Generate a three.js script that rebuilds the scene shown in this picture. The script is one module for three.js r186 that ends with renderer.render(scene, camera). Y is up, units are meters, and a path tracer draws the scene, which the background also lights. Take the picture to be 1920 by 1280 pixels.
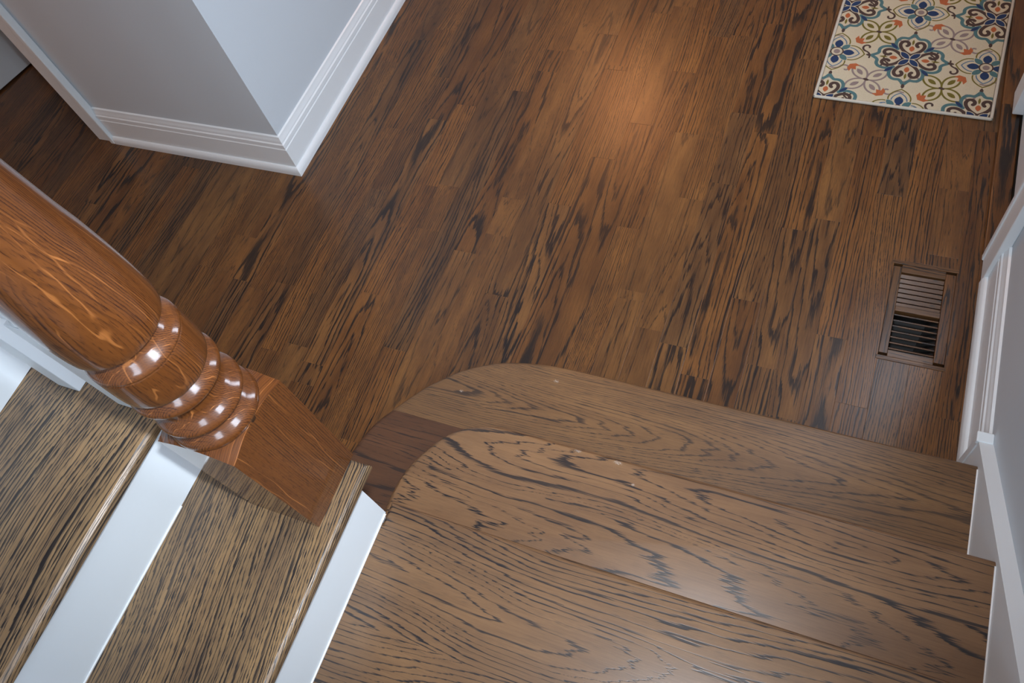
import * as THREE from 'three';
import { mergeGeometries, mergeVertices, toCreasedNormals } from 'three/addons/utils/BufferGeometryUtils.js';
import { RoundedBoxGeometry } from 'three/addons/geometries/RoundedBoxGeometry.js';
import { RectAreaLightUniformsLib } from 'three/addons/lights/RectAreaLightUniformsLib.js';
import { Brush, Evaluator, INTERSECTION } from 'three-bvh-csg';

// ------------------------------------------------------------------ camera, light, exposure
const scene = new THREE.Scene();
scene.background = new THREE.Color(0x1a1c20);
const EYE = new THREE.Vector3(0, 1.91, 0);
const FWD = new THREE.Vector3(-0.33016883, -0.85219774, -0.40589106);
const UP = new THREE.Vector3(-0.21338581, 0.48625928, -0.84735967);
const camera = new THREE.PerspectiveCamera(2 * Math.atan(640 / 1489.6) * 180 / Math.PI, 1.5, 0.02, 60);
camera.position.copy(EYE);
camera.up.copy(UP);
camera.lookAt(EYE.clone().add(FWD));
scene.add(camera);

const renderer = new THREE.WebGLRenderer({ antialias: true });
renderer.toneMapping = THREE.LinearToneMapping;
renderer.toneMappingExposure = 1.0;
renderer.shadowMap.enabled = true;
RectAreaLightUniformsLib.init();

// the photographer's flash, a hand's breadth above the lens
const flash = new THREE.SpotLight(0xf1f7ff, 8.2, 0, 0.77, 1.0, 2);
flash.position.copy(EYE).addScaledVector(UP, 0.1).addScaledVector(FWD, 0.02);
flash.target.position.copy(flash.position).add(FWD);
flash.castShadow = true; flash.shadow.radius = 1.2; flash.shadow.mapSize.set(2048, 2048);
scene.add(flash, flash.target);

// daylight: sidelight of the front door, landing window
function daylight(w, h, pos, to, L) {
  const r = new THREE.RectAreaLight(0xe2edff, L, w, h);
  r.position.set(...pos); scene.add(r); r.lookAt(...to); return r;
}
daylight(0.4, 1.05, [0.448, 1.52, -1.71], [-2, 1.52, -1.71], 17);
daylight(0.32, 0.5, [-0.16, 1.95, 0.785], [-0.16, 1.95, -2], 12);
daylight(0.34, 0.65, [0.412, 2.1, 0.06], [-2, 2.1, 0.06], 19);

// ------------------------------------------------------------------ small tools
let seedState = 12345;
const rnd = () => { seedState = (seedState * 1664525 + 1013904223) >>> 0; return seedState / 4294967296; };
const PERM = new Uint8Array(512);
{ const a = [...Array(256).keys()]; for (let i = 255; i > 0; i--) { const j = Math.floor(rnd() * (i + 1)); [a[i], a[j]] = [a[j], a[i]]; } for (let i = 0; i < 512; i++) PERM[i] = a[i & 255]; }
const GX = new Float32Array(256), GY = new Float32Array(256);
for (let i = 0; i < 256; i++) { const t = i / 256 * Math.PI * 2; GX[i] = Math.cos(t); GY[i] = Math.sin(t); }
function noise(x, y) {
  const xf = Math.floor(x), yf = Math.floor(y), fx = x - xf, fy = y - yf, X = xf & 255, Y = yf & 255;
  const u = fx * fx * fx * (fx * (fx * 6 - 15) + 10), v = fy * fy * fy * (fy * (fy * 6 - 15) + 10);
  const a = PERM[PERM[X] + Y], b = PERM[PERM[X + 1] + Y], c = PERM[PERM[X] + ((Y + 1) & 255)], d = PERM[PERM[X + 1] + ((Y + 1) & 255)];
  const n0 = GX[a] * fx + GY[a] * fy, n1 = GX[b] * (fx - 1) + GY[b] * fy, n2 = GX[c] * fx + GY[c] * (fy - 1), n3 = GX[d] * (fx - 1) + GY[d] * (fy - 1);
  return 1.5 * (n0 + u * (n1 - n0) + v * (n2 - n0 + u * (n3 - n2 - n1 + n0)));
}
const hash = (i) => PERM[(PERM[i & 255] + 37 * (i >> 8)) & 255] / 255;
const mix = (a, b, t) => a + (b - a) * t;
const clamp = (x, a = 0, b = 1) => Math.min(b, Math.max(a, x));
const smooth = (a, b, x) => { const t = clamp((x - a) / (b - a)); return t * t * (3 - 2 * t); };
const taken = new Map();
function numbered(n) { const k = taken.get(n) || 0; taken.set(n, k + 1); return k ? `${n}_${String(k).padStart(3, '0')}` : n; }
function mesh(name, geo, mat, parent) {
  const m = new THREE.Mesh(geo, mat); m.castShadow = m.receiveShadow = true;
  m.name = parent ? name : numbered(name); (parent || scene).add(m); return m;
}
function thing(name, label, category, pos = [0, 0, 0], group) {
  const g = new THREE.Group(); g.name = numbered(name); g.position.set(...pos); g.userData = { label, category };
  if (group) g.userData.group = group; scene.add(g); return g;
}
function struct(o, label, category) { o.userData.kind = 'structure'; if (label) o.userData.label = label; if (category) o.userData.category = category; return o; }
function tag(o, label, category, group) { o.userData.label = label; o.userData.category = category; if (group) o.userData.group = group; return o; }
function bx(x0, x1, y0, y1, z0, z1, r = 0) {
  const g = r ? new RoundedBoxGeometry(x1 - x0, y1 - y0, z1 - z0, 2, r) : new THREE.BoxGeometry(x1 - x0, y1 - y0, z1 - z0);
  g.translate((x0 + x1) / 2, (y0 + y1) / 2, (z0 + z1) / 2); return g;
}
const merge = (list) => mergeGeometries(list.map(g => { const n = g.index ? g.toNonIndexed() : g; for (const k of Object.keys(n.attributes)) if (!['position', 'normal', 'uv'].includes(k)) n.deleteAttribute(k); return n; }));
function dataTex(w, h, data, srgb) {
  const t = new THREE.DataTexture(data, w, h, THREE.RGBAFormat);
  t.magFilter = THREE.LinearFilter; t.minFilter = THREE.LinearMipmapLinearFilter; t.generateMipmaps = true;
  t.wrapS = t.wrapT = THREE.RepeatWrapping; if (srgb) t.colorSpace = THREE.SRGBColorSpace; t.needsUpdate = true; return t;
}
// a profile [out, y] swept along a floor polyline; "out" is to the right of the walking direction
function sweep(path, profile, close = true) {
  const n = path.length, offs = [];
  for (let i = 0; i < n; i++) {
    const d0 = i > 0 ? new THREE.Vector2().subVectors(path[i], path[i - 1]).normalize() : null;
    const d1 = i < n - 1 ? new THREE.Vector2().subVectors(path[i + 1], path[i]).normalize() : null;
    const n0 = d0 && new THREE.Vector2(-d0.y, d0.x), n1 = d1 && new THREE.Vector2(-d1.y, d1.x);
    if (n0 && n1) { const m = n0.clone().add(n1).normalize(); m.multiplyScalar(1 / m.dot(n0)); offs.push(m); } else offs.push(n0 || n1);
  }
  const pos = [], k = profile.length, P = (i, j) => { const q = profile[j]; return [path[i].x + offs[i].x * q[0], q[1], path[i].y + offs[i].y * q[0]]; };
  for (let i = 0; i < n - 1; i++) for (let j = 0; j < k; j++) {
    const a = P(i, j), b = P(i + 1, j), c = P(i + 1, (j + 1) % k), d = P(i, (j + 1) % k);
    if (!close && j === k - 1) continue;
    pos.push(...a, ...b, ...c, ...a, ...c, ...d);
  }
  const tri = THREE.ShapeUtils.triangulateShape(profile.map(p => new THREE.Vector2(p[0], p[1])), []);
  for (const [e, flip] of [[0, false], [n - 1, true]]) for (const t of tri) { const q = flip ? [t[0], t[2], t[1]] : t; for (const j of q) pos.push(...P(e, j)); }
  const g = new THREE.BufferGeometry(); g.setAttribute('position', new THREE.Float32BufferAttribute(pos, 3));
  g.setAttribute('uv', new THREE.Float32BufferAttribute(new Float32Array(pos.length / 3 * 2), 2));
  g.computeVertexNormals(); return toCreasedNormals(g, 0.5);
}
const V2 = (x, z) => new THREE.Vector2(x, z);

// ------------------------------------------------------------------ oak
// A board sawn from a log: u across, v along (metres). d0/slope/u0 place the pith under the face, rw is ring width.
function oak(u, v, p) {
  const s = p.seed;
  let ci = 0; if (p.centres) { let best = 9; p.centres.forEach((c, k) => { const e = Math.abs(u - c); if (e < best) { best = e; ci = k; } }); }
  const s2 = s + ci * 17.3;
  const d = p.d0 + (ci & 1 ? -0.8 : 1) * p.slope * v + p.wob * noise(v * p.wf + s2, s2 * 1.7);
  const uc = (p.centres ? p.centres[ci] : p.u0) + p.wobU * noise(v * p.wf * 0.8 + s2 * 2.1, 3.3 + s2);
  const uu = u - uc + 0.003 * noise(u * 22 + s, v * 3);
  let r = Math.sqrt(d * d + uu * uu);
  r += p.rw * (p.nz ?? 1) * (0.45 * noise(u * 24 + s, v * 3.2 + s) + 0.28 * noise(u * 100, v * 10 + s) + 0.16 * noise(u * 480 + s, v * 9));
  const q = r / p.rw + 0.7 * noise(r / p.rw * 0.31 + s, 9.1);
  const i = Math.floor(q), f = q - i, h = hash(i + Math.floor(s2 * 91)), h2 = hash(i * 3 + 7);
  const bw = p.bw * (0.4 + 0.8 * h * h);
  const pore = noise(u * 900 + s * 3, v * 24), pore2 = noise(u * 1500 + s, v * 60), streak = noise(u * 380 + s, v * 11);
  const level = f < bw ? 1 - f / bw : 0;
  let dark = level > 0 ? smooth(0.08, 0.62, level + 0.3 * pore + 0.16 * pore2 + 0.25 * streak) * smooth(0, 0.05, f) * (0.72 + 0.28 * h2) : 0;
  dark += (p.fine ?? 0.3) * 1.7 * clamp(0.8 * pore + 0.5 * pore2 + 0.4 * streak - 0.1) * (0.35 + 0.65 * smooth(-0.3, 0.4, noise(u * 60 + s, v * 3)));
  const tone = 0.5 * noise(u * 12 + s, v * 2.2 + s) + 0.35 * noise(u * 45, v * 9 + s) + 0.45 * streak + 0.4 * pore + 0.25 * pore2;
  return [clamp(dark * p.k), tone];
}
const LIGHT = [150, 99, 62], MID = [118, 76, 47], DARK = [27, 23, 23];
function oakColour(dk, tone, c, out, o) {
  const t = clamp(0.5 - tone * 0.75 * (c.mot ?? 1) + (c.shift || 0));
  for (let k = 0; k < 3; k++) {
    const base = mix(c.light[k], c.mid[k], t);
    out[o + k] = clamp(mix(base, c.dark[k], dk), 0, 255);
  }
  out[o + 3] = 255;
}
// one texture holding `cols` boards side by side
function boardAtlas(W, H, cols, boardW, boardL, params) {
  const data = new Uint8Array(W * H * 4), bump = new Uint8Array(W * H * 4), cw = Math.floor(W / cols);
  for (let c = 0; c < cols; c++) {
    const p = params[c];
    for (let x = 0; x < cw; x++) for (let y = 0; y < H; y++) {
      const [dk, tone] = oak(x / cw * boardW, y / H * boardL, p);
      const o = (y * W + c * cw + x) * 4; oakColour(dk, tone, p.col, data, o);
      const b = 200 - dk * 120 + tone * 25; bump[o] = bump[o + 1] = bump[o + 2] = clamp(b, 0, 255); bump[o + 3] = 255;
    }
  }
  for (const [c, u, v, r] of params.flatMap((p, c) => (p.marks || []).map(m => [c, ...m]))) {   // scuffs and paint specks
    const px = W / cols / boardW, py = H / boardL;
    for (let x = Math.max(0, Math.floor((u - r) * px)); x < Math.min(cw, (u + r) * px); x++) for (let y = Math.max(0, Math.floor((v - 2 * r) * py)); y < Math.min(H, (v + 2 * r) * py); y++) {
      const du = (x / px - u) / r, dv = (y / py - v) / (1.8 * r), k = 0.75 * smooth(0.15, 0.8, 1 - du * du - dv * dv + 0.9 * noise(x * 0.33, y * 0.21) - 0.25), o = (y * W + c * cw + x) * 4;
      for (let q = 0; q < 3; q++) data[o + q] = mix(data[o + q], [172, 164, 156][q], k);
    }
  }
  return { map: dataTex(W, H, data, true), bump: dataTex(W, H, bump, false) };
}
const woodMat = (t, o = {}) => new THREE.MeshPhysicalMaterial({ map: t.map, bumpMap: t.bump, bumpScale: o.bump ?? 0.0002, roughness: o.rough ?? 0.36, clearcoat: o.coat ?? 0, clearcoatRoughness: o.coatRough ?? 0.2, specularIntensity: o.spec ?? 1 });

const BW = 0.0765, COLS = 26, BL = 2.0;
const floorParams = [];
for (let c = 0; c < COLS; c++) {
  const kind = c < 14 ? 'cathedral' : c < 22 ? 'straight' : 'plain', s = 3.17 + c * 7.31;
  const sh = (rnd() - 0.5) * 0.36, warm = (rnd() - 0.5);
  const col = { light: [126 + warm * 10, 88, 48 - warm * 8], mid: [80 + warm * 8, 53, 31 - warm * 6], dark: DARK, shift: sh };
  if (kind === 'cathedral') floorParams.push({ seed: s, d0: 0.004 + rnd() * 0.012, slope: (0.016 + rnd() * 0.03) * (rnd() < 0.5 ? -1 : 1), wob: 0.014, wf: 1.5, u0: BW * (0.3 + 0.4 * rnd()), wobU: 0.03, rw: 0.0075 + rnd() * 0.006, bw: 0.6, k: 1, fine: 0.3, col });
  else if (kind === 'straight') floorParams.push({ seed: s, d0: 0.02, slope: 0.02, wob: 0.01, wf: 1.2, u0: -0.05 - rnd() * 0.06, wobU: 0.03, rw: 0.0045 + rnd() * 0.0035, bw: 0.55, k: 0.95, fine: 0.35, col });
  else { col.shift += 0.12; floorParams.push({ seed: s, d0: 0.06, slope: 0.02, wob: 0.02, wf: 1, u0: -0.03 + rnd() * 0.1, wobU: 0.03, rw: 0.005, bw: 0.3, k: 0.6, fine: 0.5, col }); }
}
const floorTex = boardAtlas(2048, 2048, COLS, BW, BL, floorParams);
const floorMat = woodMat(floorTex, { rough: 0.3, bump: 0.00012 });

// ------------------------------------------------------------------ plain materials
function paint(r, g, b, rough = 0.5) { const c = new THREE.Color(); c.setRGB(r, g, b); return new THREE.MeshStandardMaterial({ color: c, roughness: rough }); }
const wallTexData = new Uint8Array(256 * 256 * 4);
for (let y = 0; y < 256; y++) for (let x = 0; x < 256; x++) { const v = 128 + 60 * noise(x / 5, y / 5) + 40 * noise(x / 2.3, y / 2.3), o = (y * 256 + x) * 4; wallTexData[o] = wallTexData[o + 1] = wallTexData[o + 2] = clamp(v, 0, 255); wallTexData[o + 3] = 255; }
const wallBump = dataTex(256, 256, wallTexData, false);
const M = {
  wall: paint(0.575, 0.66, 0.72, 0.7), trim: paint(0.78, 0.86, 0.9, 0.35), ceiling: paint(0.8, 0.8, 0.8, 0.9),
  caulk: paint(0.86, 0.88, 0.88, 0.5), duct: paint(0.16, 0.16, 0.16, 0.6), metal: paint(0.35, 0.3, 0.2, 0.4),  // duct grey darkened so the shade under the slats reads black
};
M.wall.bumpMap = wallBump; M.wall.bumpScale = 0.0003;

// ------------------------------------------------------------------ floor: every strip of oak
const X0 = 0.194;                             // column k spans X0 + k*BW
const REG = { x0: X0, x1: X0 + 2 * BW, z0: -1.405, z1: -1.095 };
function plankGeo(x0, x1, z0, z1, cell, off, flip) {
  const g = 0.0001, c = 0.0004, y = 0, d = 0.00012;   // joint, edge easing
  const xs = [x0 + g, x0 + g + c, x1 - g - c, x1 - g], zs = [z0 + g, z0 + g + c, z1 - g - c, z1 - g];
  const pos = [], uv = [], nor = [];
  const U = (x) => { let t = (x - x0) / (x1 - x0); t = clamp(t, 0.02, 0.98); if (flip & 1) t = 1 - t; return (cell + t) * Math.floor(2048 / COLS) / 2048; };
  const Vv = (z) => { const t = (z - z0) / BL; return off + (flip & 2 ? -t : t); };
  const H = (i, j) => (i === 0 || i === 3 || j === 0 || j === 3) ? y - d : y;
  const quad = (p) => { for (const k of [0, 1, 2, 0, 2, 3]) { pos.push(...p[k]); uv.push(U(p[k][0]), Vv(p[k][2])); } };
  const pt = (i, j) => [xs[i], H(i, j), zs[j]];
  const cells = [[1, 1, 2, 2], [0, 0, 1, 3, 'l'], [2, 0, 3, 3, 'r'], [0, 0, 3, 1, 'n'], [0, 2, 3, 3, 'f']];
  quad([pt(1, 1), pt(1, 2), pt(2, 2), pt(2, 1)]);
  quad([pt(0, 0), pt(0, 3), pt(1, 2), pt(1, 1)]); quad([pt(2, 1), pt(2, 2), pt(3, 3), pt(3, 0)]);
  quad([pt(0, 0), pt(1, 1), pt(2, 1), pt(3, 0)]); quad([pt(1, 2), pt(0, 3), pt(3, 3), pt(2, 2)]);
  const b = -0.018, lo = (p) => [p[0], b, p[2]], c4 = [pt(0, 0), pt(0, 3), pt(3, 3), pt(3, 0)];
  for (let k = 0; k < 4; k++) { const a = c4[k], e = c4[(k + 1) % 4]; quad([a, lo(a), lo(e), e]); }
  const geo = new THREE.BufferGeometry(); geo.setAttribute('position', new THREE.Float32BufferAttribute(pos, 3)); geo.setAttribute('uv', new THREE.Float32BufferAttribute(uv, 2));
  geo.computeVertexNormals(); return geo;
}
const floor = mesh('floor', merge([bx(-7.1, REG.x0, -0.16, -0.0185, -6.1, 0.95), bx(REG.x1, 0.6, -0.16, -0.0185, -6.1, 0.95), bx(REG.x0, REG.x1, -0.16, -0.0185, -6.1, REG.z0), bx(REG.x0, REG.x1, -0.16, -0.0185, REG.z1, 0.95)]), paint(0.05, 0.035, 0.025, 0.9));
struct(floor, 'dark stained oak strip floor of the hall', 'floor');
const farPlanks = [];
const JOINTS = { '-7': [-1.008, -1.86], '-5': [-1.19, -2.12], '-6': [-1.79, -0.93], '-2': [-1.83, -1.13], '-1': [-1.62, -0.95], '-10': [-2.01, -1.36], '-12': [-2.277, -1.605], '-19': [-0.96, -1.75], '-16': [-1.169, -2.05], '2': [-0.97, -1.9], '-3': [-2.3, -1.5], '-4': [-1.45, -0.86], '-8': [-1.5, -2.2], '-9': [-1.12, -1.75] };
const KIND = { '-2:1': 4, '-1:1': 1, '-3:1': 13, '-4:1': 7, '0:1': 3, '1:1': 8, '2:1': 2 };
for (let k = -90; k <= 3; k++) {
  const x0 = X0 + k * BW, x1 = k === 3 ? 0.436 : x0 + BW;
  // real joints near the camera, random ones elsewhere
  let js = JOINTS[k] ? [...JOINTS[k]] : null;
  if (!js) { js = []; let z = -0.25 - rnd() * 0.7; while (z > -2.75) { js.push(z); z -= 0.45 + rnd() * 0.75; } }
  let z = Math.min(...js) - 0.4 - rnd() * 0.6; while (z > -6) { js.push(z); z -= 0.6 + rnd() * 0.8; }
  js.push(0.0); js.push(-6.05); if (x0 < -1.0) js.push(0.85);
  js.sort((a, b) => b - a);
  for (let i = 0; i < js.length - 1; i++) {
    let parts = [[js[i + 1], js[i]]];
    if (k === 0 || k === 1) { const q = []; for (const [a, b] of parts) { if (a < REG.z0) q.push([a, Math.min(b, REG.z0)]); if (b > REG.z1) q.push([Math.max(a, REG.z1), b]); } parts = q.filter(([a, b]) => b - a > 0.01); }
    for (const [a, b] of parts) {
      const cell = Math.floor(rnd() * COLS), off = rnd(), fl = Math.floor(rnd() * 4);
      const g = plankGeo(x0, x1, a, b, cell, off, fl);
      const near = b > -2.55 && a < -0.2 && x1 > -3.4 && !(x1 < -1.72 && b < -1.5) && !(x0 > -0.9 && a > -0.75);
      if (near) mesh('plank', g, floorMat, floor); else farPlanks.push(g);
    }
  }
}
{ const f = mesh('plank_field', merge(farPlanks), floorMat, floor); f.userData.kind = 'stuff'; }

// ------------------------------------------------------------------ walls
const WX = 0.426, WLX = -1.712, WLZ = -1.366;     // right wall face, left wall faces
struct(mesh('wall_right', merge([bx(WX, WX + 0.14, 0, 5.2, -1.45, 0.8), bx(WX, WX + 0.14, 2.25, 5.2, -3.35, -1.45), bx(WX, WX + 0.14, 0, 5.2, -6, -3.35)]), M.wall), 'grey painted wall beside the stairs and the front door', 'wall');
struct(mesh('wall_left', merge([bx(-2.62, WLX, 0, 5.2, WLZ - 0.12, WLZ), bx(-3.32, -2.62, 2.08, 5.2, WLZ - 0.12, WLZ), bx(-7, -3.32, 0, 5.2, WLZ - 0.12, WLZ), bx(WLX - 0.12, WLX, 0, 5.2, -6, WLZ - 0.12)]), M.wall), 'grey painted wall with an outside corner across the hall', 'wall');
struct(mesh('wall_back', bx(-7, WX + 0.14, 0, 5.2, 0.8, 0.92), M.wall), 'grey wall behind the landing', 'wall');
struct(mesh('wall_far', bx(-7, WX + 0.14, 0, 5.2, -6.12, -6), M.wall), 'grey wall at the far end of the hall', 'wall');
struct(mesh('wall_side', bx(-7.12, -7, 0, 5.2, -6.12, 0.92), M.wall), 'grey wall at the end of the passage', 'wall');
struct(mesh('ceiling', bx(-7.12, WX + 0.14, 5.2, 5.32, -6.12, 0.92), M.ceiling), 'white ceiling', 'ceiling');

const BASE = [[0, 0], [0.014, 0], [0.014, 0.112], [0.0115, 0.115], [0.0115, 0.119], [0.014, 0.122], [0.0135, 0.134], [0.010, 0.138], [0.010, 0.146], [0.007, 0.152], [0.0055, 0.163], [0, 0.166]];
const SHOE = [[0.014, 0], [0.0265, 0]]; for (let i = 0; i <= 5; i++) { const a = i / 5 * Math.PI / 2; SHOE.push([0.0145 + 0.012 * Math.cos(a), 0.010 + 0.022 * Math.sin(a)]); } SHOE.push([0.014, 0.032]);
function baseboard(name, path, label) {
  const b = struct(mesh(name, sweep(path, BASE), M.trim), label, 'baseboard');
  mesh('shoe_moulding', sweep(path, SHOE), M.trim, b); return b;
}
baseboard('baseboard_left', [V2(WLX, -6), V2(WLX, WLZ), V2(-2.53, WLZ)].reverse(), 'white moulded baseboard turning the corner of the hall wall');
baseboard('baseboard_side', [V2(-3.41, WLZ), V2(-6.98, WLZ)].reverse(), 'white moulded baseboard past the side doorway');

// ------------------------------------------------------------------ side doorway with its open door
{
  const d = new THREE.Group(); d.name = 'trim_1'; scene.add(d); struct(d, 'white casing around the side doorway', 'door casing');
  const CAS = (x0, x1) => { const s = new THREE.Shape(); const w = x1 - x0, inner = w > 0 ? 1 : -1; return bx(Math.min(x0, x1), Math.max(x0, x1), 0, 2.16, WLZ, WLZ + 0.018, 0.003); };
  mesh('casing', merge([CAS(-2.535, -2.62), bx(-2.552, -2.531, 0, 2.17, WLZ, WLZ + 0.028, 0.004)]), M.trim, d);
  mesh('casing', merge([CAS(-3.32, -3.405), bx(-3.409, -3.388, 0, 2.17, WLZ, WLZ + 0.028, 0.004)]), M.trim, d);
  mesh('head_casing', bx(-3.405, -2.535, 2.08, 2.165, WLZ + 0.0005, WLZ + 0.0195), M.trim, d);
  mesh('jamb', bx(-2.638, -2.62, 0, 2.08, WLZ - 0.125, WLZ + 0.005), M.trim, d);
  mesh('jamb', bx(-3.32, -3.302, 0, 2.08, WLZ - 0.125, WLZ + 0.005), M.trim, d);
  const leaf = thing('door_1', 'white panelled door standing open beyond the side doorway', 'door', [-3.285, 0.008, -1.485]);
  leaf.userData.kind = 'structure'; leaf.rotation.y = Math.PI / 2 - 0.26;
  mesh('door_leaf', bx(0, 0.66, 0, 2.05, -0.035, 0, 0.002), M.trim, leaf);
  for (const [a, b, c, e] of [[0.1, 0.56, 0.2, 0.85], [0.1, 0.56, 1.0, 1.92]]) mesh('panel', bx(a, b, c, e, -0.006, 0.006, 0.005), M.trim, leaf);
  mesh('knob', new THREE.SphereGeometry(0.027, 20, 14).translate(0.6, 0.95, 0.045), M.metal, leaf);
}

// ------------------------------------------------------------------ front door wall: casing, sidelight, door
const glow = (r, g, b, k) => { const m = new THREE.MeshStandardMaterial({ color: 0xffffff, roughness: 0.4 }); m.emissive.setRGB(r, g, b); m.emissiveIntensity = k; return m; };
const dayGlass = glow(0.75, 0.87, 1, 1.0);
{
  const t = new THREE.Group(); t.name = 'trim_2'; scene.add(t); struct(t, 'white casing and posts around the front door and sidelight', 'door casing');
  mesh('casing', merge([bx(0.402, WX, 0, 2.33, -1.45, -1.375, 0.003), bx(0.398, WX, 0, 2.33, -1.464, -1.446, 0.004)]), M.trim, t);
  mesh('mullion', merge([bx(0.424, 0.53, 0.02, 2.25, -2.04, -1.955, 0.003)]), M.trim, t);
  mesh('casing', bx(0.402, WX, 0, 2.33, -3.42, -3.34, 0.003), M.trim, t);
  mesh('head_casing', bx(0.403, WX, 2.25, 2.33, -3.34, -1.45), M.trim, t);
  const s = struct(new THREE.Group(), 'white sidelight with a panel below its glass beside the front door', 'window'); s.name = 'window_1'; scene.add(s);
  mesh('frame', merge([bx(0.452, 0.5, 0.02, 1.0, -1.955, -1.465, 0.002), bx(0.452, 0.5, 2.05, 2.25, -1.955, -1.465), bx(0.452, 0.5, 1.0, 2.05, -1.955, -1.915), bx(0.452, 0.5, 1.0, 2.05, -1.505, -1.465)]), M.trim, s);
  mesh('pane', bx(0.47, 0.476, 1.0, 2.05, -1.915, -1.505), dayGlass, s);
  const d = thing('door_2', 'white panelled front door beside the sidelight', 'door', [0.452, 0.02, -2.04]); d.userData.kind = 'structure';
  mesh('door_leaf', bx(0, 0.045, 0, 2.23, -1.3, 0), M.trim, d);
  for (const [y0, y1] of [[0.2, 0.9], [1.05, 2.05]]) for (const z of [-1.15, -0.57]) mesh('panel', bx(-0.006, 0.01, y0, y1, z, z + 0.42, 0.005), M.trim, d);
  mesh('knob', new THREE.SphereGeometry(0.028, 20, 14).translate(-0.05, 0.98, -1.22), M.metal, d);
}
function wallWindow(name, label, place) {
  const w = struct(new THREE.Group(), label, 'window'); w.name = name; scene.add(w); place(w); return w;
}
wallWindow('window_2', 'small white framed window in the wall behind the landing', (w) => {
  mesh('frame', merge([bx(-0.41, -0.34, 1.53, 2.37, 0.775, 0.8), bx(0.02, 0.09, 1.53, 2.37, 0.775, 0.8), bx(-0.34, 0.02, 1.53, 1.6, 0.775, 0.8), bx(-0.34, 0.02, 2.3, 2.37, 0.775, 0.8)]), M.trim, w);
  mesh('pane', bx(-0.34, 0.02, 1.6, 2.3, 0.792, 0.798), dayGlass, w);
});
wallWindow('window_3', 'white framed window high in the wall beside the landing', (w) => {
  mesh('frame', merge([bx(0.402, WX, 1.73, 2.67, -0.21, -0.14), bx(0.402, WX, 1.73, 2.67, 0.26, 0.33), bx(0.402, WX, 1.73, 1.8, -0.14, 0.26), bx(0.402, WX, 2.6, 2.67, -0.14, 0.26)]), M.trim, w);
  mesh('pane', bx(0.418, 0.424, 1.8, 2.6, -0.14, 0.26), dayGlass, w);
});
// right-hand baseboard between the skirt and the door casing
baseboard('baseboard_right', [V2(WX, -1.375), V2(WX, -0.862)].reverse().reverse(), 'white moulded baseboard under the grey wall between stairs and front door');

// ------------------------------------------------------------------ stairs
const H = 0.19, T = 0.027, SX = 0.401;
const NOSE = { 1: -0.786, 2: -0.529, 3: -0.268 };
// a tread's own face: o = [across origin, along origin] in world metres, centres in world metres too
function treadTex(seed, o, w, l, W, Hh, p, col) {
  const t = boardAtlas(W, Hh, 1, w, l, [{ seed, wob: 0.015, wf: 1.3, wobU: 0.03, k: 1, ...p, centres: p.centres.map(c => c - o[0]), marks: (p.marks || []).map(([u, v, r]) => [u - o[0], v - o[1], r]), col }]);
  t.o = o; t.w = w; t.l = l; return t;
}
const brown = { light: [150, 106, 72], mid: [116, 80, 55], dark: [32, 30, 33], mot: 0.9 };
const grey = { light: [150, 121, 83], mid: [100, 80, 59], dark: [30, 28, 30], mot: 1.1 };
const tex1 = treadTex(11.3, [-0.8, -1.0], 0.26, 1.43, 512, 2048, { d0: 0.02, slope: 0.05, centres: [-0.675], rw: 0.0046, bw: 0.5, k: 0.62, fine: 0.7, marks: [[-0.742, -0.52, 0.005], [-0.655, -0.742, 0.004]] }, { ...brown, light: [132, 100, 66], mid: [101, 75, 51] });
const tex1b = treadTex(71.3, [-0.57, -1.0], 0.4, 0.7, 512, 1024, { d0: 0.05, slope: 0.02, centres: [-0.4], rw: 0.008, bw: 0.3, k: 0.7, fine: 0.5 }, { ...brown, light: [98, 67, 46], mid: [76, 52, 37] });
const tex2 = treadTex(23.9, [-0.55, -0.75], 0.36, 1.18, 768, 2048, { d0: 0.075, slope: -0.085, centres: [-0.487, -0.322], rw: 0.0098, bw: 0.36, wob: 0.006, wf: 3.2, wobU: 0.028, fine: 0.22, marks: [[-0.519, -0.282, 0.007], [-0.521, -0.368, 0.006], [-0.482, -0.24, 0.003]] }, { ...brown, light: [134, 102, 71], mid: [106, 79, 56] });
const tex3 = treadTex(37.1, [-0.29, -0.65], 0.5, 1.08, 1024, 2048, { d0: 0.01, slope: 0.05, centres: [-0.17, 0.06], rw: 0.0092, bw: 0.36, wob: 0.03, wf: 2.4, wobU: 0.05, fine: 0.3 }, { ...brown, light: [126, 96, 66], mid: [97, 73, 52] });
const texA = treadTex(41.7, [-0.91, -0.3], 0.34, 1.12, 768, 2048, { d0: 0.03, slope: 0.02, centres: [-1.0], rw: 0.0055, bw: 0.75, wobU: 0.05, wf: 2.4, fine: 0.7, nz: 1.25, k: 0.88 }, grey);
const texB = treadTex(53.2, [-1.16, -0.3], 0.34, 1.12, 768, 2048, { d0: 0.03, slope: 0.03, centres: [-1.22], rw: 0.0064, bw: 0.8, wobU: 0.06, wf: 2.6, fine: 0.7, nz: 1.3, k: 0.88 }, { ...grey, light: [168, 138, 98], mid: [118, 96, 71] });  // same wood as texA, colour lifted to offset the flash falling off here
const mat1 = woodMat(tex1, { rough: 0.42 }), mat1b = woodMat(tex1b, { rough: 0.42 }), mat2 = woodMat(tex2, { rough: 0.4 }), mat3 = woodMat(tex3, { rough: 0.37, bump: 0.00025 }), matA = woodMat(texA, { rough: 0.34, bump: 0.0004 }), matB = woodMat(texB, { rough: 0.34, bump: 0.0004 });

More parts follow.
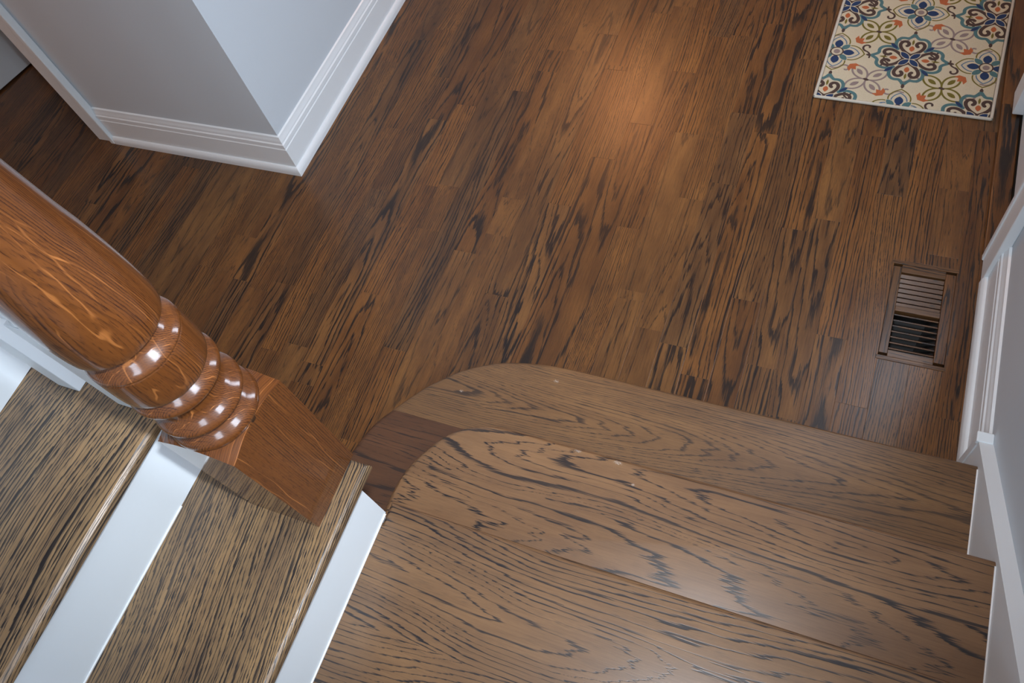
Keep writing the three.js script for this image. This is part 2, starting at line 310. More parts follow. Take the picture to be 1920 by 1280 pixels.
// outline in x,z -> slab with a rolled edge all round, top at y
function slab(points, y, t, seg = 6) {
  const s = new THREE.Shape(points.map(p => new THREE.Vector2(p[0], -p[1])));
  const r = t / 2 - 0.0005;
  const g = new THREE.ExtrudeGeometry(s, { depth: t - 2 * r, bevelEnabled: true, bevelThickness: r, bevelSize: r, bevelOffset: -r, bevelSegments: seg, curveSegments: 24 });
  g.rotateX(-Math.PI / 2); g.translate(0, y - t + r, 0);
  return g;
}
function planarUV(g, alongX, y, t, dx = 0) {         // u across the board, v along it
  const p = g.attributes.position, uv = new Float32Array(p.count * 2);
  for (let i = 0; i < p.count; i++) {
    const drop = y - p.getY(i), a = alongX ? p.getZ(i) : p.getX(i), b = alongX ? p.getX(i) : p.getZ(i);
    uv[2 * i] = ((alongX ? a - drop : a + drop) - t.o[0] + dx) / t.w; uv[2 * i + 1] = (b - t.o[1]) / t.l;
  }
  g.setAttribute('uv', new THREE.BufferAttribute(uv, 2)); return g;
}
function curveThrough(pts, n = 40) { return new THREE.CatmullRomCurve3(pts.map(p => new THREE.Vector3(p[0], 0, p[1])), false, 'centripetal').getPoints(n).map(p => [p.x, p.z]); }
const E1 = curveThrough([[-0.962, -0.25], [-0.963, -0.36], [-0.953, -0.43], [-0.931, -0.508], [-0.896, -0.566], [-0.839, -0.643], [-0.774, -0.705], [-0.726, -0.735], [-0.675, -0.758], [-0.595, -0.777], [-0.513, -0.785], [-0.44, -0.786]], 60);
const E2 = curveThrough([[-0.717, -0.25], [-0.72, -0.3], [-0.718, -0.34], [-0.709, -0.385], [-0.687, -0.432], [-0.663, -0.468], [-0.633, -0.496], [-0.592, -0.517], [-0.546, -0.528], [-0.48, -0.529]], 50);
const rebase = (g, x, y, z) => { g.position.set(x, y, z); for (const c of g.children) c.position.sub(g.position); };
const STEPS = 'oak stair steps', underStairs = [];
const smoothG = (g) => toCreasedNormals(mergeVertices(g.index ? g : g, 1e-5), 0.6);
const RX = SX + 0.0125;
{ // bottom step: two boards glued edge to edge
  const stairs = thing('stair_step', 'wide bottom stair step with a rounded end, lying on the hall floor', 'stair step', [0, 0, 0], STEPS);
  const out = [...E1, [RX, NOSE[1]], [RX, -0.22], [-0.95, -0.22]];
  const g = planarUV(toCreasedNormals(slab(out, H, T), 0.6), true, H, tex1);
  const t = new THREE.Group(); t.name = 'tread'; stairs.add(t);
  const ev = new Evaluator(); ev.attributes = ['position', 'normal', 'uv'];
  const cut = (za, zb, m) => { const a = new Brush(g, m), b = new Brush(new THREE.BoxGeometry(3, 1, zb - za).translate(0, H, (za + zb) / 2), m); a.updateMatrixWorld(); b.updateMatrixWorld(); const r = ev.evaluate(a, b, INTERSECTION); const q = r.geometry; q.clearGroups(); return q; };
  mesh('tread_board', cut(-1.2, -0.5605, mat1), mat1, t);
  const back = cut(-0.5602, 0.2, mat1b); planarUV(back, true, H, tex1b);
  mesh('tread_board', back, mat1b, t).userData.label = 'darker reddish back board of the bottom tread';
  t.userData.label = 'wide bottom tread with a rounded end';
  const inset = E1.map(([x, z]) => [x + 0.03 * clamp((z + 0.786) / 0.3), z + 0.03 * clamp(1 - (z + 0.786) / 0.35)]);
  const s = new THREE.Shape([...inset, [SX, NOSE[1] + 0.03], [SX, -0.24], [-0.93, -0.24]].map(p => new THREE.Vector2(p[0], -p[1])));
  mesh('riser', new THREE.ExtrudeGeometry(s, { depth: H - T, bevelEnabled: false }).rotateX(-Math.PI / 2), M.trim, stairs);
  rebase(stairs, -0.28, 0, -0.5);
}
{ // second step
  const stairs = thing('stair_step', 'second stair step with a rounded end and bold dark grain, below the landing', 'stair step', [0, 0, 0], STEPS);
  const out = [...E2, [RX, NOSE[2]], [RX, -0.235], [-0.713, -0.235]];
  const g = planarUV(toCreasedNormals(slab(out, 2 * H, T), 0.6), true, 2 * H, tex2);
  mesh('tread', g, mat2, stairs).userData.label = 'second tread with a rounded end and bold dark grain';
  const inset = E2.map(([x, z]) => [x + 0.03 * clamp((z + 0.529) / 0.2), z + 0.03 * clamp(1 - (z + 0.529) / 0.25)]);
  const s = new THREE.Shape([...inset, [SX, NOSE[2] + 0.03], [SX, -0.245], [-0.68, -0.245]].map(p => new THREE.Vector2(p[0], -p[1])));
  mesh('riser', new THREE.ExtrudeGeometry(s, { depth: H - T, bevelEnabled: false }).rotateX(-Math.PI / 2).translate(0, H, 0), M.trim, stairs);
  rebase(stairs, -0.15, H, -0.36);
}
{ // landing: wide nosing board, then planks behind it
  const stairs = thing('stair_landing', 'square oak landing where the stairs turn, with a rolled front edge', 'landing');
  const y = 3 * H, t = stairs;
  const g = planarUV(toCreasedNormals(slab([[-0.6235, NOSE[3]], [RX, NOSE[3]], [RX, 0.075], [-0.645, 0.075], [-0.645, -0.228], [-0.6235, -0.228]], y, T), 0.6), true, y, tex3);
  mesh('landing_board', g, mat3, t);
  for (let i = 0; i < 4; i++) { const z0 = 0.0755 + i * 0.178; mesh('landing_board', planarUV(bx(-0.622, SX, y - T, y - 0.0005, z0, z0 + 0.1775, 0.001), true, y, tex3, 0.11 * i), mat3, t); }
  mesh('riser', bx(-0.63, SX, 2 * H, y - T, NOSE[3] + 0.03, NOSE[3] + 0.05), M.trim, stairs);
  rebase(stairs, -0.11, 0, 0.26);
}
// upper flight, rising towards -x
const RUN = 0.2575, riserX = [-0.6225, -0.881, -1.124, -1.385, -1.645], noseX = [-0.597, -0.849, -1.1, -1.36, -1.62], ZF = -0.276;
for (let i = 0; i < 4; i++) {
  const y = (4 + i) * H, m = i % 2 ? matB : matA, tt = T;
  const stairs = thing('stair_step', ['stair step that carries the newel post, with a white riser', 'stair step under the first two white balusters, with a white riser', 'stair step under the third and fourth white balusters', 'highest stair step, with a white riser'][i], 'stair step', [0, 0, 0], STEPS);
  const g = slab([[riserX[i + 1] - 0.012, ZF], [noseX[i], ZF], [noseX[i], 0.79], [riserX[i + 1] - 0.012, 0.79]], y, tt, 8);
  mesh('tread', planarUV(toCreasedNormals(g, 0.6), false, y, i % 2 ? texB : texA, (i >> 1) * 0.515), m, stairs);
  mesh('riser', bx(riserX[i] - 0.018, riserX[i], y - H + 0.0005, y - tt, ZF + 0.031, 0.79), M.trim, stairs);
  underStairs.push(bx(riserX[i + 1] - 0.018, riserX[i] - 0.0185, 0, y - tt - 0.0005, ZF + 0.031, ZF + 0.05));
  mesh('caulk_line', bx(riserX[i] - 0.0005, riserX[i] + 0.0022, y - H + 0.0002, y - H + 0.0024, i ? ZF + 0.16 : ZF + 0.034, 0.785), M.caulk, stairs);
  rebase(stairs, (riserX[i] + riserX[i + 1]) / 2, y - H, 0.26);
}
struct(mesh('wall_stairs', merge(underStairs), M.trim), 'white panelled wall closing in the space under the stairs', 'wall');
// skirt along the right wall
{
  const yAt = (z) => 0.2 + 0.692 * (z + 0.817);
  const sk = thing('stair_skirt', 'white skirt board stepping up along the grey wall beside the stairs', 'skirt board');
  const ext = (pts, x0, x1) => { const s = new THREE.Shape(pts.map(([z, y]) => new THREE.Vector2(-z, y))); return new THREE.ExtrudeGeometry(s, { depth: x1 - x0, bevelEnabled: false }).rotateY(Math.PI / 2).translate(x0, 0, 0); };
  for (const n of [1, 2]) mesh('caulk_line', bx(SX - 0.0022, SX + 0.0005, n * H - 0.0005, n * H + 0.002, NOSE[n] + 0.012, NOSE[n + 1] + 0.03), M.caulk, sk);
  mesh('skirt_board', ext([[-0.842, 0], [-0.842, yAt(-0.842) - 0.012], [0.06, yAt(0.06) - 0.012], [0.06, 0]], SX, WX), M.trim, sk);
  mesh('skirt_cap', ext([[-0.842, yAt(-0.842) - 0.012], [-0.842, yAt(-0.842) + 0.002], [0.06, yAt(0.06) + 0.002], [0.06, yAt(0.06) - 0.012]], SX - 0.003, WX), M.trim, sk);
  const hi = yAt(0.06);
  mesh('skirt_board', bx(SX, WX, 0.57, hi - 0.012, 0.06, 0.79), M.trim, sk);
  mesh('skirt_cap', bx(SX - 0.003, WX, hi - 0.012, hi + 0.002, 0.06, 0.79, 0.002), M.trim, sk);
  mesh('end_block', merge([bx(SX - 0.003, WX, 0, 0.172, -0.862, -0.842, 0.002), bx(SX - 0.008, WX, 0.172, 0.188, -0.865, -0.84, 0.003)]), M.trim, sk);
  rebase(sk, 0.41, 0, -0.04);
}

// ------------------------------------------------------------------ newel post
const NX = -0.6935, NZ = -0.2195, NW = 0.0635;
const PROF = [[0.0, 1.02], [0.0636, 1.040], [0.0638, 1.0500], [0.0622, 1.0545], [0.0587, 1.0585], [0.0543, 1.0625], [0.0500, 1.0668], [0.0472, 1.0730], [0.0465, 1.0825], [0.0470, 1.0835], [0.0608, 1.0840], [0.0617, 1.0860], [0.0616, 1.0885], [0.0600, 1.0925], [0.0567, 1.0965], [0.0525, 1.1005], [0.0484, 1.1050], [0.0458, 1.1120], [0.0450, 1.1220], [0.0450, 1.1385],
  [0.0595, 1.1395], [0.0610, 1.1415], [0.0613, 1.1445], [0.0603, 1.1485], [0.0578, 1.1525], [0.0540, 1.1565], [0.0497, 1.1605], [0.0462, 1.1645], [0.0455, 1.1664], [0.0575, 1.1670], [0.0590, 1.1690], [0.0599, 1.1750], [0.0604, 1.1870], [0.0604, 1.2050], [0.0600, 1.2245], [0.0588, 1.2255], [0.0588, 1.2275], [0.0598, 1.2285], [0.0597, 1.2300], [0.0581, 1.2338], [0.0546, 1.2378], [0.0503, 1.2418], [0.0465, 1.2462], [0.0446, 1.2530], [0.0445, 1.2620],
  [0.0572, 1.2625], [0.0590, 1.2650], [0.0600, 1.2750], [0.0605, 1.29], [0.0603, 1.315], [0.0588, 1.35], [0.0562, 1.39], [0.0530, 1.42], [0.0502, 1.46], [0.0474, 1.50], [0.043, 1.57], [0.039, 1.63], [0.037, 1.655], [0.045, 1.665], [0.047, 1.675], [0.044, 1.686], [0.06, 1.695], [0, 1.7]];
function profR(y) { for (let i = 2; i < PROF.length; i++) if (PROF[i][1] >= y) { const a = PROF[i - 1], b = PROF[i]; return mix(a[0], b[0], clamp((y - a[1]) / (b[1] - a[1] + 1e-9))); } return 0.05; }
function newelOak(x, z, y, s) {                    // solid timber: growth rings run through the post
  const ca = Math.cos(0.66), sa = Math.sin(0.66);
  const t = x * ca + z * sa, w = -x * sa + z * ca;
  const q = (t + 0.0028 * noise(w * 40 + s, y * 5) + 0.0018 * noise(w * 90, y * 16 + s) + 0.16 * w * w / 0.06) / 0.0062;
  const i = Math.floor(q), f = q - i, h = hash(i + 40);
  const side = w * 700, pore = noise(side + t * 900, y * 55), pore2 = noise(side * 2.1 + t * 1700, y * 140);
  const lineK = smooth(0.05, 0.0, Math.abs(f - 0.5) - 0.025) * smooth(0.25, 0.7, h);
  const q2 = (t + 0.0012 * noise(w * 60 + s, y * 6) + 0.0006 * noise(w * 200, y * 22)) / 0.0021, f2 = q2 - Math.floor(q2), h3 = hash(Math.floor(q2) + 9);
  const early = smooth(0.5, 0.05, f2) * (0.55 + 0.6 * h3) * clamp(0.6 + 0.7 * noise(w * 500 + 3, y * 14 + t * 200), 0.1, 1) * clamp(Math.abs(w) * 26, 0.22, 1);
  const dash = clamp((pore * 0.9 + pore2 * 0.6 - 0.3) * 1.5) * 0.55;
  const c2 = 1.5 * noise(w * 24 + 1.7, y * 4.6 + 4.3) + 0.12 * noise(w * 120, y * 30), loop = smooth(0.05, 0.012, Math.abs(c2 - Math.round(c2 * 2) / 2)) * smooth(0.04, 0.022, Math.abs(w)) * smooth(-0.05, 0.3, noise(w * 55 + 9, y * 9)) * (t > 0 ? 1 : 0) * smooth(1.17, 1.19, y);
  return { gold: Math.max(lineK * clamp(0.6 + noise(w * 150, y * 12 + 5)), 0.7 * loop), dark: clamp(early + dash), tone: 0.6 * noise(w * 30 + s, y * 3) + 0.4 * noise(w * 200, y * 9) };
}
function newelTex(W, Hh, at, y0, y1) {
  const data = new Uint8Array(W * Hh * 4), bump = new Uint8Array(W * Hh * 4);
  for (let j = 0; j < Hh; j++) { const y = mix(y0, y1, j / Hh);
    for (let i = 0; i < W; i++) {
      const [x, z] = at(i / W, y), n = newelOak(x, z, y, 4.4), o = (j * W + i) * 4;
      const t = clamp(0.45 - n.tone * 0.6);
      for (let k = 0; k < 3; k++) { let c = mix([106, 62, 26][k], [80, 45, 19][k], t); c = mix(c, [44, 21, 11][k], clamp(n.dark * 1.25)); c = mix(c, [178, 116, 62][k], n.gold * 0.7); data[o + k] = c; bump[o + k] = 190 - 90 * n.dark; }
      data[o + 3] = bump[o + 3] = 255;
    } }
  return { map: dataTex(W, Hh, data, true), bump: dataTex(W, Hh, bump, false) };
}
const shaftTex = newelTex(1024, 2048, (u, y) => { const r = profR(y), a = u * Math.PI * 2; return [r * Math.sin(a), r * Math.cos(a)]; }, 1.0, 1.7);
// the square block: four faces laid side by side
const blockTex = newelTex(1024, 1024, (u, y) => { const f = Math.floor(u * 4), t = (u * 4 - f - 0.5) * 2 * NW; return [[NW, -t], [t, NW], [-NW, t], [-t, -NW]][f]; }, 0.76, 1.04);
const shaftMat = woodMat(shaftTex, { rough: 0.4, coat: 1, coatRough: 0.13, bump: 0.00006, spec: 0.3 });
const blockMat = woodMat(blockTex, { rough: 0.4, coat: 1, coatRough: 0.08, bump: 0.00005, spec: 0.3 });
{
  const n = thing('newel_post', 'large turned oak newel post with a square base on the stair', 'newel post', [NX, 0.76, NZ]);
  const pts = PROF.map(([r, y]) => new THREE.Vector2(r, y - 0.76));
  const curve = []; for (let i = 1; i < pts.length - 1; i++) curve.push(pts[i]);
  const lg = new THREE.LatheGeometry([pts[0], ...curve, pts[pts.length - 1]], 96);
  const p = lg.attributes.position, uv = lg.attributes.uv;
  for (let i = 0; i < p.count; i++) uv.setY(i, (p.getY(i) + 0.76 - 1.0) / 0.7);
  mesh('turned_shaft', lg, shaftMat, n);
  // block with a turned shoulder: top surface sinks gently towards its corners
  const pos = [], uvs = [], top = (x, z) => { const r = Math.hypot(x, z); return 0.2865 - 0.0145 * smooth(0.058, 0.092, r); };
  const N = 16, quad = (a, b, c, d, f) => { for (const q of [a, b, c, a, c, d]) { pos.push(...q.p); uvs.push(...q.uv); } };
  const G = (i) => -NW + 2 * NW * i / N, vY = (y) => y / 0.28;
  for (let f = 0; f < 4; f++) { const P = (t, y) => { const q = [[NW, -t], [t, NW], [-NW, t], [-t, -NW]][f]; return { p: [q[0], y === null ? top(q[0], q[1]) : y, q[1]], uv: [(f + 0.5 + t / (2 * NW) * 0.995) / 4, vY(y === null ? top(q[0], q[1]) : y)] }; };
    for (let i = 0; i < N; i++) quad(P(G(i), 0), P(G(i + 1), 0), P(G(i + 1), null), P(G(i), null)); }
  for (let i = 0; i < N; i++) for (let j = 0; j < N; j++) { const Q = (a, b) => ({ p: [G(a), top(G(a), G(b)), G(b)], uv: [(1.5 + G(a) / (2 * NW) * 0.99) / 4, 0.3 + G(b) * 0.9] }); quad(Q(i, j), Q(i, j + 1), Q(i + 1, j + 1), Q(i + 1, j)); }
  const g = new THREE.BufferGeometry(); g.setAttribute('position', new THREE.Float32BufferAttribute(pos, 3)); g.setAttribute('uv', new THREE.Float32BufferAttribute(uvs, 2)); g.computeVertexNormals();
  mesh('base_block', toCreasedNormals(g, 0.4), blockMat, n);
  const tb = bx(-0.0635, 0.0635, 0.93, 1.16, -0.0635, 0.0635, 0.003); mesh('top_block', tb, blockMat, n);
  mesh('cap', merge([bx(-0.075, 0.075, 1.16, 1.18, -0.075, 0.075, 0.005), new THREE.SphereGeometry(0.055, 32, 20).translate(0, 1.22, 0)]), blockMat, n);
}
// ------------------------------------------------------------------ balusters and handrail
const railY = (x) => 1.79 + (NX - x) * (H / RUN);
{
  const BZ = -0.2275, S = 0.0225;
  const build = (len, name, label, pos) => {
    const b = thing(name, label, 'baluster', pos, 'white turned balusters');
    mesh('square_base', bx(-S, S, 0, 0.238, -S, S, 0.0015), M.trim, b);
    const y = 0.238, pr = [[0, 0], [0.0215, 0], [0.0215, 0.004], [0.016, 0.008], [0.0145, 0.012], [0.0195, 0.016], [0.0215, 0.022], [0.0195, 0.028], [0.0145, 0.032], [0.0145, 0.036], [0.0185, 0.041], [0.0205, 0.048], [0.0190, 0.055], [0.014, 0.060], [0.0135, 0.066], [0.0175, 0.073], [0.0205, 0.09], [0.0215, 0.12], [0.0205, 0.17], [0.018, 0.26], [0.0145, len - 0.238 - 0.03], [0.0145, len - 0.238], [0, len - 0.238]];
    mesh('turned_spindle', new THREE.LatheGeometry(pr.map(([r, q]) => new THREE.Vector2(r, q + y)), 40), M.trim, b);
    return b;
  };
  for (const [x, st, lab] of [[-0.9065, 5, 'white turned baluster on the stair just behind the newel post'], [-1.0305, 5, 'white turned baluster second from the newel post'], [-1.165, 6, 'white turned baluster third from the newel post'], [-1.29, 6, 'white turned baluster fourth from the newel post']])
    build(railY(x) - 0.028 - st * H, 'baluster', lab, [x, st * H, BZ]);
  const s = new THREE.Shape(); s.moveTo(-0.03, -0.03); s.lineTo(0.03, -0.03); s.quadraticCurveTo(0.036, 0.0, 0.028, 0.015); s.quadraticCurveTo(0.0, 0.045, -0.028, 0.015); s.quadraticCurveTo(-0.036, 0, -0.03, -0.03);
  const a = new THREE.Vector3(NX - NW - 0.0005, railY(NX - NW), BZ), e = new THREE.Vector3(-1.42, railY(-1.42), BZ), L = a.distanceTo(e);
  const g = new THREE.ExtrudeGeometry(s, { depth: L, bevelEnabled: false, curveSegments: 8 });
  const h = tag(mesh('handrail', g, blockMat), 'oak handrail rising from the newel post', 'handrail'); h.position.copy(a); h.lookAt(e);
}

// ------------------------------------------------------------------ wooden floor register
{
  const { x0, x1, z0, z1 } = REG, r = thing('floor_register', 'wooden slatted floor register set flush in the oak floor', 'vent', [0, 0, 0]);
  const rw = 0.0215, deep = floorParams.map((p, i) => [p.col.shift, i]).sort((a, b) => b[0] - a[0]).map(q => q[1]);   // the deepest-stained boards of the batch
  const fm = floorMat;
  const uvBoard = (g, cell, alongX) => { const p = g.attributes.position, uv = g.attributes.uv; for (let i = 0; i < p.count; i++) { const a = alongX ? p.getZ(i) - z0 : p.getX(i) - x0, b = alongX ? p.getX(i) : p.getZ(i); uv.setXY(i, (cell + clamp((((a + p.getY(i)) % BW) + BW) % BW / BW, 0.03, 0.97)) * 78 / 2048, b / BL + 0.37 * cell); } return g; };
  mesh('frame_side', uvBoard(bx(x0 + 0.0004, x0 + rw, -0.018, 0.0006, z0 + 0.02, z1 - 0.02, 0.0012), deep[1], false), fm, r);
  mesh('frame_side', uvBoard(bx(x1 - rw - 0.004, x1 - 0.0004, -0.018, 0.0006, z0 + 0.02, z1 - 0.02, 0.0012), deep[2], false), fm, r);
  mesh('frame_end', uvBoard(bx(x0 - 0.004, x1 + 0.004, -0.018, 0.0012, z0 + 0.0005, z0 + 0.012, 0.001), 5, true), fm, r);
  mesh('frame_end', uvBoard(bx(x0 - 0.004, x1 + 0.004, -0.018, 0.0012, z1 - 0.012, z1 - 0.0005, 0.001), 5, true), fm, r);
  mesh('frame_rail', uvBoard(bx(x0 + rw, x1 - rw - 0.004, -0.018, 0.0004, z0 + 0.0125, z0 + 0.037, 0.001), deep[1], true), fm, r);
  mesh('frame_rail', uvBoard(bx(x0 + rw, x1 - rw - 0.004, -0.018, 0.0004, z1 - 0.032, z1 - 0.0125, 0.001), deep[1], true), fm, r);
  const zc = (z0 + z1) / 2 - 0.004;
  mesh('centre_bar', uvBoard(bx(x0 + rw, x1 - rw - 0.004, -0.018, 0.0003, zc - 0.008, zc + 0.008, 0.001), deep[3], true), fm, r);
  const slat = (z, tilt, w) => { const g = new RoundedBoxGeometry(x1 - x0 - 2 * rw - 0.0045, 0.0038, w, 1, 0.001); g.rotateX(tilt); g.translate((x0 + x1) / 2 - 0.002, -0.0066, z); return uvBoard(g, deep[0], true); };
  for (let i = 0; i < 7; i++) mesh('slat', slat(z0 + 0.0455 + i * ((zc - 0.008 - z0 - 0.037) / 7), 0.62, 0.0108), fm, r);
  for (let i = 0; i < 7; i++) mesh('slat', slat(zc + 0.0165 + i * ((z1 - 0.032 - zc - 0.008) / 7), -0.95, 0.0125), fm, r);
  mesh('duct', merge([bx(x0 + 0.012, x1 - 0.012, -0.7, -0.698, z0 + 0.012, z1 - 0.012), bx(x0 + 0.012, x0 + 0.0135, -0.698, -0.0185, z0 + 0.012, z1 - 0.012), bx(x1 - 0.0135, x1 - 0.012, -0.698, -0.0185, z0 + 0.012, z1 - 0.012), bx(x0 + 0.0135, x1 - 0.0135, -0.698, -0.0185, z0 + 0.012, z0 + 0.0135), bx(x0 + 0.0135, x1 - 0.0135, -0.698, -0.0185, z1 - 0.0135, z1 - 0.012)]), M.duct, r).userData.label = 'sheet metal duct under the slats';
  rebase(r, (x0 + x1) / 2, -0.018, (z0 + z1) / 2);
}

// ------------------------------------------------------------------ threshold
{ const g = bx(0.398, 0.45, 0.0002, 0.014, -3.33, -1.4655, 0.005); const p = g.attributes.position, uv = g.attributes.uv; for (let i = 0; i < p.count; i++) uv.setXY(i, (12 + clamp((p.getX(i) - 0.398 + p.getY(i)) / 0.07, 0.03, 0.97)) * 78 / 2048, p.getZ(i) / BL);
  const t = mesh('trim_3', g, floorMat); struct(t, 'oak threshold strip along the front door', 'threshold'); }

// ------------------------------------------------------------------ rug
{
  const W = 1024, Hh = 1536, c = document.createElement('canvas'); c.width = W; c.height = Hh; const q = c.getContext('2d');
  const S = W / 0.49;                                   // pixels per metre; canvas bottom is the near edge
  const cream = '#c8bfa4', teal = '#4d7275', navy = '#22395f', olive = '#6d6426', brown2 = '#4a3a34', rust = '#b0623a', taupe = '#8a7c78', slate = '#55708a';
  q.fillStyle = cream; q.fillRect(0, 0, W, Hh);
  const at = (x, y, rot, fn, sx = 1, sy = 1) => { q.save(); q.translate(x, y); q.rotate(rot); q.scale(sx, sy); fn(); q.restore(); };
  const leaf = (l, w, fill, stroke, lw = 5) => { q.beginPath(); q.moveTo(0, 0); q.bezierCurveTo(l * 0.3, -w, l * 0.75, -w, l, 0); q.bezierCurveTo(l * 0.75, w, l * 0.3, w, 0, 0); if (fill) { q.fillStyle = fill; q.fill(); } if (stroke) { q.strokeStyle = stroke; q.lineWidth = lw; q.stroke(); } };
  const curl = (r, col, lw = 11) => { q.strokeStyle = col; q.lineWidth = lw; q.lineCap = 'round'; q.beginPath(); for (let i = 0; i <= 30; i++) { const a = i / 30 * 4.3, rr = r * (1 - 0.17 * a); const x = rr * Math.cos(a), y = rr * Math.sin(a); i ? q.lineTo(x, y) : q.moveTo(x, y); } q.stroke(); q.beginPath(); q.moveTo(r, 0); q.quadraticCurveTo(r * 1.05, -r * 1.1, r * 2.3, -r * 1.3); q.lineWidth = lw * 0.8; q.stroke(); };
  const tulip = (col) => { q.fillStyle = col; q.beginPath(); q.moveTo(0, 24); q.lineTo(-34, 6); q.lineTo(-42, -26); q.lineTo(-18, -14); q.lineTo(0, -40); q.lineTo(18, -14); q.lineTo(42, -26); q.lineTo(34, 6); q.closePath(); q.fill(); };
  const medallion = (x, y) => { q.save(); q.translate(x, y); q.scale(1.06, 1.06); x = 0; y = 0; for (let k = 0; k < 4; k++) at(x, y, k * Math.PI / 2, () => {
      q.strokeStyle = teal; q.lineCap = 'round';
      for (const s of [-1, 1]) { at(0, 0, 0, () => { q.strokeStyle = teal; q.lineWidth = 20; q.beginPath(); q.moveTo(78, 78 ); q.bezierCurveTo(115, 110, 190, 95, 178, 40); q.bezierCurveTo(176, 22, 200, 12, 212, 4); q.stroke();
        q.strokeStyle = brown2; q.lineWidth = 21; q.beginPath(); q.moveTo(38, 6); q.bezierCurveTo(70, 60, 120, 85, 146, 56); q.bezierCurveTo(160, 30, 128, 10, 112, 30); q.stroke(); }, 1, s); }
      at(66, 0, 0, () => leaf(48, 20, rust)); at(122, 0, 0, () => leaf(48, 9, olive));
    });
    for (let k = 0; k < 4; k++) { at(x, y, Math.PI / 4 + k * Math.PI / 2, () => { leaf(80, 26, navy, cream, 5); at(112, 0, 0, () => leaf(62, 15, navy)); }); }
    q.restore(); };
  const flower = (x, y) => { q.save(); q.translate(x, y); q.scale(1.0, 1.0); x = 0; y = 0; for (let k = 0; k < 4; k++) at(x, y, k * Math.PI / 2, () => {
      q.strokeStyle = brown2; q.lineWidth = 8; leaf(172, 88, null, olive, 8); leaf(140, 62, null, slate, 7); at(34, 0, 0, () => leaf(76, 34, navy)); at(180, 0, 0, () => { leaf(42, 14, brown2); }); });
    for (let k = 0; k < 4; k++) at(x, y, Math.PI / 4 + k * Math.PI / 2, () => { at(30, 0, 0, () => leaf(74, 28, teal, cream, 4)); at(168, 0, Math.PI / 2, () => tulip(rust)); });
    q.fillStyle = cream; q.beginPath(); q.arc(x, y, 38, 0, 7); q.fill(); q.strokeStyle = brown2; q.lineWidth = 8; q.stroke(); q.fillStyle = taupe; q.beginPath(); q.arc(x, y, 20, 0, 7); q.fill(); q.restore();
  };
  const small = (x, y, col, rot) => { for (let k = 0; k < 4; k++) at(x, y, rot + Math.PI / 4 + k * Math.PI / 2, () => { leaf(150, 54, cream, col, 12); at(46, 0, 0, () => leaf(64, 20, col)); }); q.fillStyle = brown2; q.beginPath(); q.ellipse(x, y, 18, 10, 0.3, 0, 7); q.fill();
    for (let k = 0; k < 4; k++) at(x, y, rot + k * Math.PI / 2, () => at(150, 58, 0.4, () => curl(36, k % 2 ? brown2 : taupe, 13))); };
  const P = 0.213 * S, cx = 0.238 * S, cy = Hh - 0.2 * S;
  for (let i = -2; i <= 2; i++) for (let j = -4; j <= 2; j++) small(cx + (i + 0.5) * P, cy + (j + 0.5) * P, (i + j) & 1 ? taupe : olive, (i + j) & 1 ? 0.12 : -0.12);
  for (let i = -2; i <= 2; i++) for (let j = -4; j <= 2; j++) ((i + j) & 1 ? flower : medallion)(cx + i * P, cy + j * P);
  const t = new THREE.CanvasTexture(c); t.colorSpace = THREE.SRGBColorSpace;
  const bd = new Uint8Array(512 * 512 * 4); for (let i = 0; i < 512 * 512; i++) { const v = rnd() * 255; bd[4 * i] = bd[4 * i + 1] = bd[4 * i + 2] = v; bd[4 * i + 3] = 255; }
  const bt = dataTex(512, 512, bd, false); bt.repeat.set(1, 1.5);
  const rm = new THREE.MeshPhysicalMaterial({ map: t, roughness: 1, bumpMap: bt, bumpScale: 0.0015, sheen: 0.3, sheenRoughness: 0.8 });
  const r = thing('area_rug', 'cream area rug with blue, olive and rust floral medallions', 'rug', [0.132, 0, -1.951]);
  r.rotation.y = -0.035;
  const w = 0.49, l = 0.735;
  const g = bx(-w / 2 + 0.005, w / 2 - 0.005, 0.0005, 0.0085, -l, -0.005, 0.003); const p = g.attributes.position, uv = g.attributes.uv;
  for (let i = 0; i < p.count; i++) uv.setXY(i, (p.getX(i) + w / 2) / w, -p.getZ(i) / l);
  mesh('pile', g, rm, r);
  const bm = paint(0.56, 0.54, 0.46, 0.95);
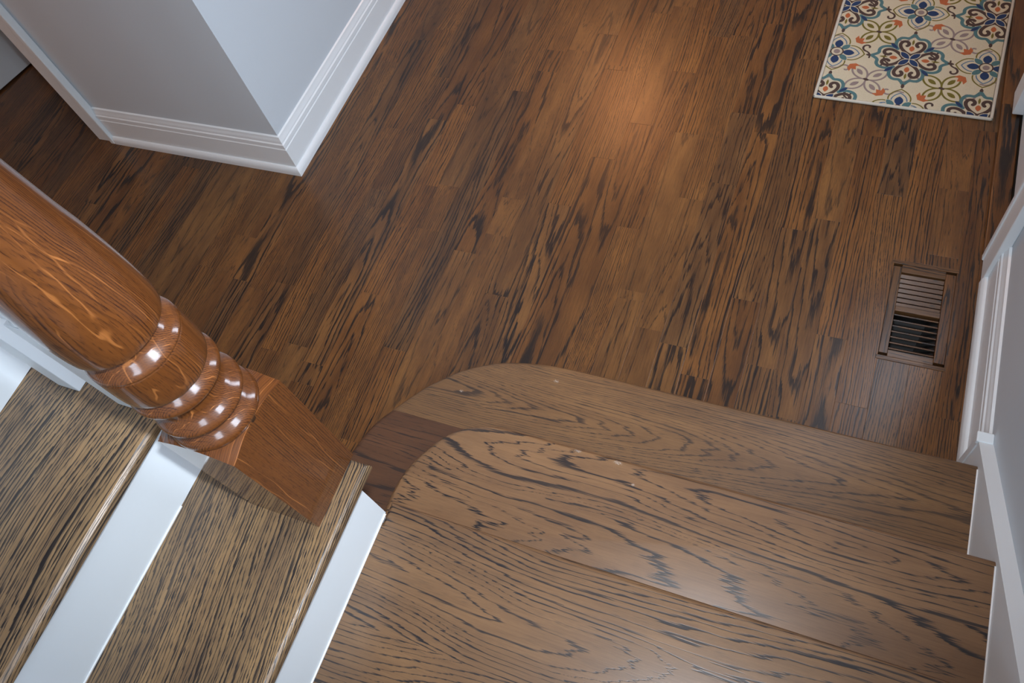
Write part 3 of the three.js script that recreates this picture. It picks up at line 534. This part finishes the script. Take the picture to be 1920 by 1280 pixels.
  const edge = (a, b) => { const A = new THREE.Vector3(...a), B = new THREE.Vector3(...b); return new THREE.TubeGeometry(new THREE.LineCurve3(A, B), 1, 0.0048, 8); };
  mesh('bound_edge', merge([edge([-w / 2, 0.0050, 0], [w / 2, 0.0050, 0]), edge([-w / 2, 0.005, 0], [-w / 2, 0.005, -l]), edge([w / 2, 0.005, 0], [w / 2, 0.005, -l]), edge([-w / 2, 0.005, -l], [w / 2, 0.005, -l])]), bm, r).userData.label = 'cream whipped edge';
}

// ------------------------------------------------------------------ hanging lamps (their reflections lie on the floor)
function lantern(x, y, z, cd, label) {
  const l = thing('hanging_lantern', label, 'lamp', [x, y, z]);
  const g = glow(1, 0.55, 0.25, 5);
  mesh('globe', new THREE.SphereGeometry(0.11, 32, 20), g, l);
  mesh('collar', new THREE.CylinderGeometry(0.05, 0.06, 0.05, 24).translate(0, 0.128, 0), M.metal, l);
  mesh('rod', new THREE.CylinderGeometry(0.008, 0.008, 5.2 - y - 0.15, 12).translate(0, 0.15 + (5.2 - y - 0.15) / 2, 0), M.metal, l);
  const p = new THREE.PointLight(0xffa566, cd, 0, 2); p.castShadow = true; p.shadow.radius = 5; l.add(p); p.name = 'bulb_light';
}
{ // added, unseen ceiling lamp that gives the landing its overhead sheen
  const l = thing('added_ceiling_lamp', 'added unseen round white ceiling lamp for the sheen on the landing', 'lamp', [0.12, 5.2, -0.85]);
  mesh('base_ring', new THREE.CylinderGeometry(0.2, 0.2, 0.03, 40).translate(0, -0.0155, 0), M.trim, l);
  mesh('dome', new THREE.SphereGeometry(0.18, 40, 12, 0, Math.PI * 2, Math.PI / 2, Math.PI / 2).scale(1, 0.5, 1).translate(0, -0.031, 0), glow(1, 0.97, 0.94, 4), l);
  const p = new THREE.PointLight(0xfff6ee, 2.2, 0, 2); p.position.y = -0.17; p.castShadow = true; p.shadow.radius = 6; p.name = 'bulb_light'; l.add(p);
}
lantern(-1.4, 2.2, -3.9, 3.2, 'warm glowing globe lantern hanging in the front hall');
lantern(-3.45, 1.75, 0.3, 1.3, 'warm glowing globe lantern hanging in the side passage');

renderer.render(scene, camera);
